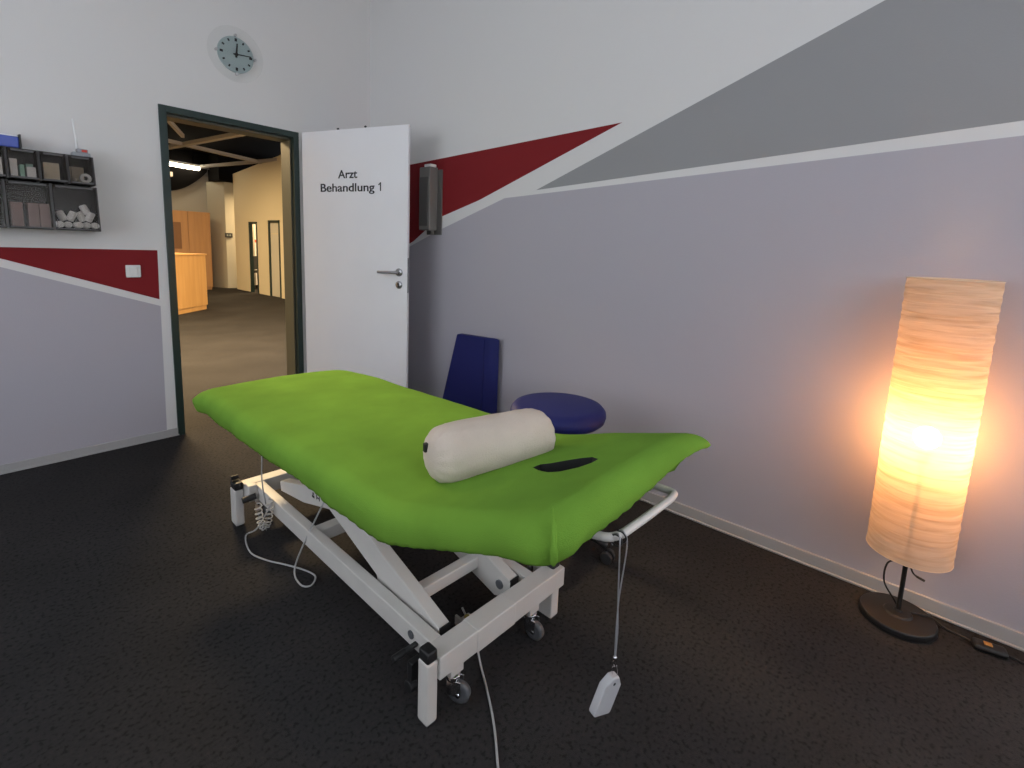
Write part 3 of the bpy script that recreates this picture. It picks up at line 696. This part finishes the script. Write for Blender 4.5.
def rb(name, boxes, m=M['cream'], bev=0.004, par=TC, mats=None):
    bm = B()
    for b_ in boxes: bx(bm, *b_)
    return obj(name, bm, m, par, bevel=bev, seg=2)
# base frame
rb('base_frame', [(-0.238, 0.322, -0.718, -0.655, 0.128, 0.198), (-0.262, 0.290, 0.640, 0.705, 0.128, 0.198),
                  (-0.222, -0.182, -0.656, 0.642, 0.128, 0.196), (0.182, 0.222, -0.656, 0.642, 0.128, 0.196),
                  (-0.182, 0.182, 0.085, 0.135, 0.140, 0.190)])
rb('base_sleeve', [(-0.100, 0.065, -0.7200, -0.6535, 0.1265, 0.1995)])
# rail pivot bolts
for s in (-1, 1):
    bm = B(); cyl(bm, (s*0.2225, -0.565, 0.168), (s*0.2265, -0.565, 0.168), 0.013, 18); obj('pivot_bolt', bm, M['gwheel'], TC, smooth=False, bevel=0.001)
# foot posts
def foot(x0, x1, y0, y1, top=0.192):
    f = rb('leg', [(x0, x1, y0, y1, 0.006, top)], bev=0.006)
    bm = B(); bx(bm, x0+0.001, x1-0.001, y0+0.001, y1-0.001, top, top+0.034); obj('leg_cap', bm, M['black'], f, bevel=0.006)
    bm = B(); bx(bm, x0+0.004, x1-0.004, y0+0.004, y1-0.004, 0.0, 0.006); obj('foot_pad', bm, M['rubber'], f)
    return f
foot(-0.276, -0.239, -0.712, -0.668); foot(0.278, 0.320, -0.700, -0.606)
foot(-0.301, -0.263, 0.655, 0.720, 0.175); foot(0.263, 0.301, 0.655, 0.720, 0.175)
# casters
def caster(x, y, a):
    c = bpy.data.objects.new('caster', None); COL.objects.link(c); c.parent = TC; c.location = (x, y, 0); c.rotation_euler = (0, 0, a)
    bm = B(); bx(bm, -0.024, 0.024, -0.018, 0.022, 0.094, 0.130); o1 = obj('bracket', bm, M['cream'], c, bevel=0.003); o1.rotation_euler = (0, 0, -a)
    bm = B(); lathe(bm, [(0, 0.072), (0.020, 0.072), (0.022, 0.078), (0.022, 0.088), (0.014, 0.094), (0, 0.094)], 20)
    bx(bm, -0.017, -0.013, -0.028, 0.014, 0.028, 0.075); bx(bm, 0.013, 0.017, -0.028, 0.014, 0.028, 0.075)
    obj('fork', bm, M['chrome'], c, bevel=0.001)
    bm = B(); mt = Matrix.Translation((0, -0.020, 0.0325)) @ Matrix.Rotation(PI/2, 4, 'Y')
    lathe(bm, [(0.0, -0.011), (0.020, -0.011), (0.023, -0.011), (0.0325, -0.008), (0.0325, 0.008), (0.023, 0.011), (0, 0.011)], 28, mt)
    w_ = obj('wheel', bm, M['gwheel'], c, smooth=True)
    bm = B(); cyl(bm, (-0.019, -0.020, 0.0325), (0.019, -0.020, 0.0325), 0.006, 12); obj('axle', bm, M['chrome'], w_)
caster(-0.165, -0.690, 0.5); caster(0.175, -0.690, 0.15); caster(-0.19, 0.672, 0.6); caster(0.18, 0.672, -0.4)
# black caster lift levers on the left
rb('lever', [(-0.275, -0.222, -0.60, -0.585, 0.150, 0.162)], M['rubber'], 0.004)
bm = B(); cyl(bm, (-0.305, -0.593, 0.156), (-0.262, -0.593, 0.156), 0.010, 14); obj('lever_grip', bm, M['black'], TC, bevel=0.003)
bm = B(); cyl(bm, (-0.270, -0.615, 0.060), (-0.245, -0.615, 0.060), 0.018, 18); bx(bm, -0.262, -0.226, -0.622, -0.600, 0.06, 0.13); obj('brake_knob', bm, M['black'], TC, bevel=0.003)
# foot end levers, bracket
rb('end_bracket', [(-0.262, -0.222, 0.600, 0.652, 0.130, 0.205)], bev=0.005)
bm = B(); tube(bm, [(-0.290, 0.600, 0.150), (-0.235, 0.590, 0.158)], 0.014, 12); tube(bm, [(-0.300, 0.70, 0.222), (-0.270, 0.70, 0.222)], 0.011, 12); tube(bm, [(-0.292, 0.64, 0.20), (-0.292, 0.64, 0.222)], 0.009, 12)
bm.verts.index_update(); pieces('pedal', bm, M['black'], TC, bevel=0.002)
# lift arms
prof = [(-0.632, 0.192), (-0.500, 0.236), (-0.145, 0.345), (-0.050, 0.374), (0.095, 0.372), (0.220, 0.322), (0.480, 0.248), (0.474, 0.205), (0.250, 0.238), (0.030, 0.298), (0.010, 0.292), (-0.295, 0.196), (-0.306, 0.170), (-0.560, 0.105), (-0.632, 0.128)]
for s in (-1, 1):
    bm = B(); x0 = s*0.172
    prism(bm, [(x0, y, z) for y, z in prof], (-s*0.042, 0, 0)); a_ = obj('lift_arm', bm, M['cream'], TC, bevel=0.003)
    bm = B(); cyl(bm, (s*0.173-0.003, -0.585, 0.160), (s*0.173+0.003, -0.585, 0.160), 0.016, 18)
    cyl(bm, (s*0.128-0.003, -0.585, 0.160), (s*0.128+0.003, -0.585, 0.160), 0.016, 18); bm.verts.index_update(); pieces('arm_bolt', bm, M['gwheel'], a_)
    bm = B(); prism(bm, [(s*0.171, -0.636, 0.118), (s*0.171, -0.634, 0.196), (s*0.171, -0.630, 0.196), (s*0.171, -0.630, 0.118)], (-s*0.040, 0, 0)); obj('arm_end_cap', bm, M['black'], a_)
# warning sticker on the left arm
bm = B()
for (y, z, w_, h_) in ((0.160, 0.295, 0.020, 0.010), (0.160, 0.307, 0.010, 0.010), (0.130, 0.300, 0.006, 0.026), (0.118, 0.306, 0.018, 0.005), (0.108, 0.300, 0.006, 0.018), (0.115, 0.330, 0.024, 0.004)):
    bx(bm, -0.1728, -0.1715, y-w_/2, y+w_/2, z, z+h_)
obj('warning_mark', bm, M['ink'], TC)
# cross tubes, upper frame, struts, motor
rb('cross_tube', [(-0.132, 0.132, -0.475, -0.435, 0.165, 0.208)])
rb('cross_tube', [(-0.132, 0.132, 0.05, 0.090, 0.320, 0.360)])
rb('upper_frame', [(-0.25, -0.21, -0.50, 0.72, 0.520, 0.556), (0.21, 0.25, -0.50, 0.72, 0.520, 0.556), (-0.21, 0.21, -0.50, -0.46, 0.520, 0.556), (-0.21, 0.21, 0.68, 0.72, 0.520, 0.556), (-0.21, 0.21, 0.20, 0.24, 0.520, 0.556)])
for s in (-1, 1):
    bm = B(); prism(bm, [(s*0.128, 0.30, 0.245), (s*0.128, 0.335, 0.285), (s*0.128, -0.02, 0.540), (s*0.128, -0.06, 0.525)], (-s*0.03, 0, 0)); obj('upper_arm', bm, M['cream'], TC, bevel=0.003)
bm = B(); tube(bm, [(0, 0.10, 0.19), (0, -0.22, 0.33), ], 0.034, 16); tube(bm, [(0, -0.22, 0.33), (0, -0.40, 0.46), (0, -0.46, 0.53)], 0.014, 12); bx(bm, -0.045, 0.045, 0.02, 0.13, 0.20, 0.29)
obj('lift_motor', bm, M['motor'], TC, bevel=0.004)
# head section support plate
bm = B(); prism(bm, [(-0.25, -0.58, 0.560), (-0.25, -1.02, 0.700), (-0.25, -1.02, 0.722), (-0.25, -0.58, 0.582)], (0.5, 0, 0)); obj('head_section_board', bm, M['motor'], TC)
# tow bar at head
z_b = 0.690
bm = B(); P = smoothpath([(-0.150, -0.86, 0.655), (-0.150, -1.00, 0.688), (-0.145, -1.120, 0.700), (-0.118, -1.152, 0.702), (-0.05, -1.158, 0.702), (0.06, -1.160, 0.702), (0.135, -1.158, 0.702), (0.158, -1.140, 0.702), (0.162, -1.04, 0.692), (0.162, -0.86, 0.655)], 6)
tube(bm, P, 0.0095, 14); obj('head_bar', bm, M['cream'], TC, smooth=True)
# brass cable clamp on base plate seen inside the frame
rb('latch_plate', [(-0.050, 0.010, -0.600, -0.560, 0.098, 0.106), (-0.050, -0.042, -0.655, -0.560, 0.106, 0.130)], M['cream'], 0.002)
bm = B(); cyl(bm, (-0.015, -0.580, 0.106), (-0.015, -0.580, 0.118), 0.009, 16); obj('brass_nut', bm, M['brass'], TC)

# ------------------------------------------------------------------ cables
bm = B()
tube(bm, smoothpath([(0.84, 2.02, 0.20), (0.79, 2.05, 0.09), (0.785, 2.166, 0.006), (0.751, 2.036, 0.005), (0.772, 1.937, 0.005), (0.816, 1.845, 0.005), (0.849, 1.766, 0.005), (0.859, 1.696, 0.008), (0.824, 1.66, 0.005), (0.799, 1.691, 0.005), (0.815, 1.775, 0.012), (0.835, 1.745, 0.12), (0.872, 1.640, 0.335)], 8), 0.0032, 8)
t = obj('table_cable', bm, M['cable'], smooth=True); tag(t, 'thin grey cable looping on the carpet under the left side of the table', 'cable')
bm = B(); pts = []
for i in range(400):
    a = i/399; ang = a*2*PI*15
    c = Vector((0.812-0.024*math.cos(a*PI), 2.03, 0.205-0.112*math.sin(a*PI)))
    tn = Vector((0.022*PI*math.sin(a*PI), 0.001, -0.110*PI*math.cos(a*PI))).normalized(); nb = Vector((0, 1, 0)); nc = tn.cross(nb)
    pts.append(c+0.013*(math.cos(ang)*nb+math.sin(ang)*nc))
tube(bm, pts, 0.0028, 6); t = obj('coiled_cable', bm, M['cable'], smooth=True); tag(t, 'grey coiled cable hanging from the white base by the left rear foot', 'cable')
bm = B(); tube(bm, smoothpath([(0.80, 2.004, 0.56), (0.800, 2.004, 0.43), (0.800, 2.013, 0.31), (0.815, 2.02, 0.20)], 5), 0.0028, 8)
t = obj('feeder_cable', bm, M['cable'], smooth=True); tag(t, 'straight grey cable dropping from under the green cover to the coil', 'cable')
bm = B(); tube(bm, smoothpath([(1.03, 1.05, 0.13), (1.025, 0.985, 0.07), (1.005, 0.935, 0.010), (0.958, 0.862, 0.0045), (0.893, 0.773, 0.0045), (0.817, 0.688, 0.0045), (0.74, 0.60, 0.0045), (0.60, 0.48, 0.0045)], 8), 0.0035, 8)
t = obj('power_cable', bm, M['cable'], smooth=True); tag(t, 'grey power cable running from the front base beam across the carpet', 'cable')

# ------------------------------------------------------------------ hanging hand switch
t = thing('hand_control', 'white hand control block hanging on a doubled cord from the head bar', 'remote control', (0.865, 0.418, 0.415))
bm = B()
bx(bm, -0.024, 0.024, -0.0095, 0.0095, -0.086, -0.012)
bm2 = B(); prism(bm2, [(-0.024, -0.0095, -0.088), (0.024, -0.0095, -0.088), (0.026, -0.0095, -0.080), (0.026, -0.0095, -0.020), (0.010, -0.0095, 0.0), (-0.010, -0.0095, 0.0), (-0.026, -0.0095, -0.020), (-0.026, -0.0095, -0.080)], (0, 0.019, 0)); bm.free()
hs = obj('housing', bm2, mat('grey_white_plastic', (0.45, 0.45, 0.47), 0.45), t, bevel=0.003); hs.rotation_euler = (0.10, 0.32, -0.25)
bm = B(); cyl(bm, (0, -0.0100, -0.014), (0, 0.0100, -0.014), 0.0035, 12); obj('eyelet', bm, M['black'], hs)
bm = B(); tube(bm, smoothpath([(0, 0, -0.012), (0.006, -0.006, 0.004), (0.004, 0, 0.022), (-0.002, 0.004, 0.010), (0, 0, -0.010)], 6), 0.0010, 6); obj('split_ring', bm, M['chrome'], t, smooth=True)
bm = B(); lathe(bm, [(0, 0.020), (0.0035, 0.021), (0.0042, 0.032), (0.003, 0.034), (0.0042, 0.037), (0.0042, 0.043), (0, 0.046)], 12); obj('cord_ferrule', bm, M['chrome'], t, smooth=True)
bm = B()
bar_l = [(0.008, 0.025), (0.016, 0.022)]
topL = Vector((0.000, 0.025, 0.288)); topR = Vector((0.045, 0.018, 0.288))
tube(bm, smoothpath([(-0.001, 0, 0.042), (0.000, 0.002, 0.10), (0.018, 0.01, 0.17), (0.040, 0.012, 0.27), (0.040, 0.022, 0.300), (0.040, 0.040, 0.291), (0.040, 0.036, 0.272)], 6), 0.0017, 8)
tube(bm, smoothpath([(0.001, 0, 0.042), (0.008, 0.003, 0.10), (0.010, 0.008, 0.16), (0.012, 0.014, 0.27), (0.020, 0.022, 0.301), (0.022, 0.040, 0.292), (0.022, 0.036, 0.272)], 6), 0.0017, 8)
obj('cord', bm, M['cable2'], t, smooth=True)

for xx in (0.022, 0.040):
    bm = B(); tube(bm, [(xx, 0.028+0.0125*math.cos(2*PI*i/16), 0.286+0.0125*math.sin(2*PI*i/16)) for i in range(17)], 0.0022, 6, caps=False); obj('cord_loop', bm, M['black'], t, smooth=True)

# ------------------------------------------------------------------ bolster
t = thing('bolster', 'cream linen neck roll lying across the green cover next to the face hole', 'bolster', (0.990, 0.905, 0.748), math.radians(-15))
bm = B(); n = 64; prof = []
Lh, Rr = 0.197, 0.084
for i in range(97):
    a = -1+2*i/96
    xx = a*Lh
    e = abs(a)
    r = Rr*(1-0.03*e*e)
    dl = Lh*(1-e)
    if dl < 0.060: r = Rr*0.97*(math.sqrt(max(0, 1-((0.060-dl)/0.060)**2))*0.72+0.28) if dl > 0.0 else Rr*0.26
    prof.append((r, xx))
prof = [(0.0, -Lh-0.001)]+prof+[(0.0, Lh+0.001)]
lathe(bm, prof, n, Matrix.Rotation(PI/2, 4, 'Y'))
for v in bm.verts:
    ang = math.atan2(v.co.z, v.co.y); rr = math.hypot(v.co.y, v.co.z); e = abs(v.co.x)/Lh
    if rr > 0.005:
        k = 1+0.035*noise.noise(Vector((v.co.x*16, ang*1.6, 2)))+0.030*max(0, e-0.7)/0.3*math.sin(ang*13+v.co.x*30)
        v.co.y *= k; v.co.z *= k*0.98
    v.co.z = max(v.co.z, -0.073)
obj('roll', bm, M['linen'], t, smooth=True)
bm = B(); pts = [(-0.145+0.29*i/20, -0.0665-0.001*math.sin(i*PI/20), -0.046) for i in range(21)]
tube(bm, pts, 0.0022, 6); obj('seam', bm, M['linen'], t, smooth=True)
bm = B(); bx(bm, -0.204, -0.180, 0.008, 0.022, 0.012, 0.036); obj('label_tag', bm, M['black'], t, bevel=0.002)

# ------------------------------------------------------------------ stool
t = thing('rolling_stool', 'round navy vinyl rolling stool between the treatment table and the right wall', 'stool', (1.735, 1.200, 0), 0.0)
bm = B(); lathe(bm, [(0, 0.636), (0.165, 0.635), (0.194, 0.628), (0.208, 0.612), (0.211, 0.594), (0.206, 0.574), (0.190, 0.560), (0.0, 0.558)], 56); obj('seat', bm, M['blue'], t, smooth=True)
bm = B(); lathe(bm, [(0, 0.556), (0.12, 0.556), (0.12, 0.548), (0.03, 0.545), (0.028, 0.50), (0.014, 0.50), (0.014, 0.34), (0.024, 0.34), (0.026, 0.10), (0, 0.10)], 24); obj('gas_column', bm, M['black'], t, smooth=False, bevel=0.001)
bm = B(); tube(bm, smoothpath([(-0.02, 0, 0.53), (-0.02, -0.09, 0.533), (-0.015, -0.14, 0.525), (-0.01, -0.155, 0.505)], 5), 0.0045, 8); obj('lever', bm, M['black'], t, smooth=True)
for k in range(5):
    a = math.radians(-86+72*k); c, s = math.cos(a), math.sin(a)
    bm = B(); tube(bm, smoothpath([(0.015*c, 0.015*s, 0.115), (0.12*c, 0.12*s, 0.105), (0.23*c, 0.23*s, 0.085), (0.280*c, 0.280*s, 0.068)], 4), [0.028]*4+[0.023]*4+[0.019]*4+[0.016], 12)
    ar = obj('base_arm', bm, M['black'], t, smooth=True)
    bm = B(); x, y = 0.284*c, 0.284*s; ax = Vector((-s, c, 0))
    for q in (-1, 1): cyl(bm, Vector((x, y, 0.026))+ax*q*0.006, Vector((x, y, 0.026))+ax*q*0.024, 0.026, 20)
    bm.verts.index_update(); obj('caster', bm, M['rubber'], t, bevel=0.004)

# ------------------------------------------------------------------ blue wedge cushion
t = thing('wedge_cushion', 'tapered navy vinyl cushion standing upright against the right wall behind the table', 'cushion', (2.20, 2.32, 0))
bm = B()
lo_ = [(0.135, -0.225), (0.085, -0.125), (0.080, 0.330), (0.135, 0.335)]      # (x, y) at the floor, then at the top
hi_ = [(0.135, -0.225), (0.085, -0.130), (0.080, 0.130), (0.135, 0.135)]
va = [bm.verts.new((x, y, 0.002)) for x, y in lo_]; vb = [bm.verts.new((x, y, z)) for (x, y), z in zip(hi_, (0.722, 0.722, 0.710, 0.710))]
bm.faces.new(va); bm.faces.new(vb[::-1])
for i in range(4): bm.faces.new([va[i], vb[i], vb[(i+1) % 4], va[(i+1) % 4]])
obj('pad', bm, M['blue'], t, bevel=0.010, seg=3)
bm = B(); tube(bm, [(0.084, -0.125, 0.01), (0.084, -0.130, 0.716)], 0.003, 8); obj('piping', bm, M['blue'], t, smooth=True)

# ------------------------------------------------------------------ paper floor lamp
LX, LY = 2.211, -0.036
t = thing('floor_lamp', 'glowing cylindrical rice paper floor lamp on a black stand by the right wall', 'lamp', (LX, LY, 0))
bm = B(); lathe(bm, [(0, 0.0), (0.112, 0.0), (0.116, 0.004), (0.116, 0.020), (0.112, 0.026), (0.045, 0.030), (0.040, 0.036), (0.014, 0.037), (0.012, 0.044), (0, 0.044)], 48)
obj('base', bm, M['lampblack'], t, bevel=0.001)
bm = B(); cyl(bm, (0, 0, 0.03), (0, 0, 0.60), 0.0075, 14); cyl(bm, (0, 0, 0.235), (0, 0, 0.262), 0.012, 14); cyl(bm, (0, 0, 0.60), (0, 0, 0.655), 0.018, 16)
obj('pole', bm, M['lampblack'], t, smooth=False, bevel=0.001)
bm = B(); bmesh.ops.create_uvsphere(bm, u_segments=20, v_segments=14, radius=0.038, matrix=Matrix.Translation((0, 0, 0.705)))
obj('bulb', bm, M['bulb'], t, smooth=True)
bm = B(); nz = 130; n = 72; rings = []
for k in range(nz+1):
    z = 0.276+(1.257-0.276)*k/nz; ring = []
    for i in range(n):
        a = 2*PI*i/n
        zz = z + 0.006*noise.noise(Vector((math.cos(a)*1.5, math.sin(a)*1.5, z*6)))*(0 < k < nz)
        r = 0.1235+0.0016*noise.noise(Vector((math.cos(a)*2, math.sin(a)*2, z*40)))+0.0008*math.sin(z*2*PI/0.034+1.5*noise.noise(Vector((math.cos(a), math.sin(a), z*3))))
        ring.append(bm.verts.new((r*math.cos(a), r*math.sin(a), zz)))
    rings.append(ring)
for a_, b_ in zip(rings, rings[1:]):
    for i in range(n): bm.faces.new([a_[i], a_[(i+1) % n], b_[(i+1) % n], b_[i]])
sh = obj('lamp_shade', bm, M['paper'], t, smooth=True)
bm = B()
for zz in (0.276, 1.257):
    tube(bm, [(0.1235*math.cos(2*PI*i/48), 0.1235*math.sin(2*PI*i/48), zz) for i in range(49)], 0.0018, 6, caps=False)
for k in range(3):
    a = 2*PI*k/3+0.4
    tube(bm, [(0.012*math.cos(a), 0.012*math.sin(a), 0.255), (0.1235*math.cos(a), 0.1235*math.sin(a), 0.276)], 0.0016, 6)
bm.verts.index_update(); pieces('shade_ring', bm, M['beige'], t, smooth=True)
# lamp cord with inline dimmer
bm = B()
tube(bm, smoothpath([(0.0, 0.008, 0.235), (0.0, 0.05, 0.205), (-0.004, 0.052, 0.13), (0.0, 0.018, 0.075), (0.01, 0.005, 0.05)], 6), 0.0030, 8)
tube(bm, smoothpath([(0.0, -0.010, 0.235), (-0.006, -0.025, 0.200), (-0.012, -0.058, 0.190)], 6), [0.003]*8+[0.0045]*5, 8)
tube(bm, smoothpath([(0.02, -0.03, 0.034), (0.05, -0.09, 0.030), (0.060, -0.135, 0.006), (0.05, -0.19, 0.005), (0.030, -0.225, 0.008)], 6), 0.0035, 8)
tube(bm, smoothpath([(0.038, -0.272, 0.008), (0.045, -0.31, 0.005), (0.03, -0.36, 0.005), (0.0, -0.44, 0.005)], 6), 0.0035, 8)
obj('lamp_cord', bm, M['lampblack'], t, smooth=True)
bm = B(); bx(bm, -0.024, 0.024, -0.045, 0.045, 0.001, 0.024); dm = obj('foot_dimmer', bm, M['lampblack'], t, bevel=0.010, seg=3); dm.location = (0.034, -0.250, 0); dm.rotation_euler = (0, 0, 0.15)
bm = B(); bx(bm, -0.010, 0.010, -0.006, 0.016, 0.0235, 0.0275); obj('slider', bm, M['amber'], dm, bevel=0.002)
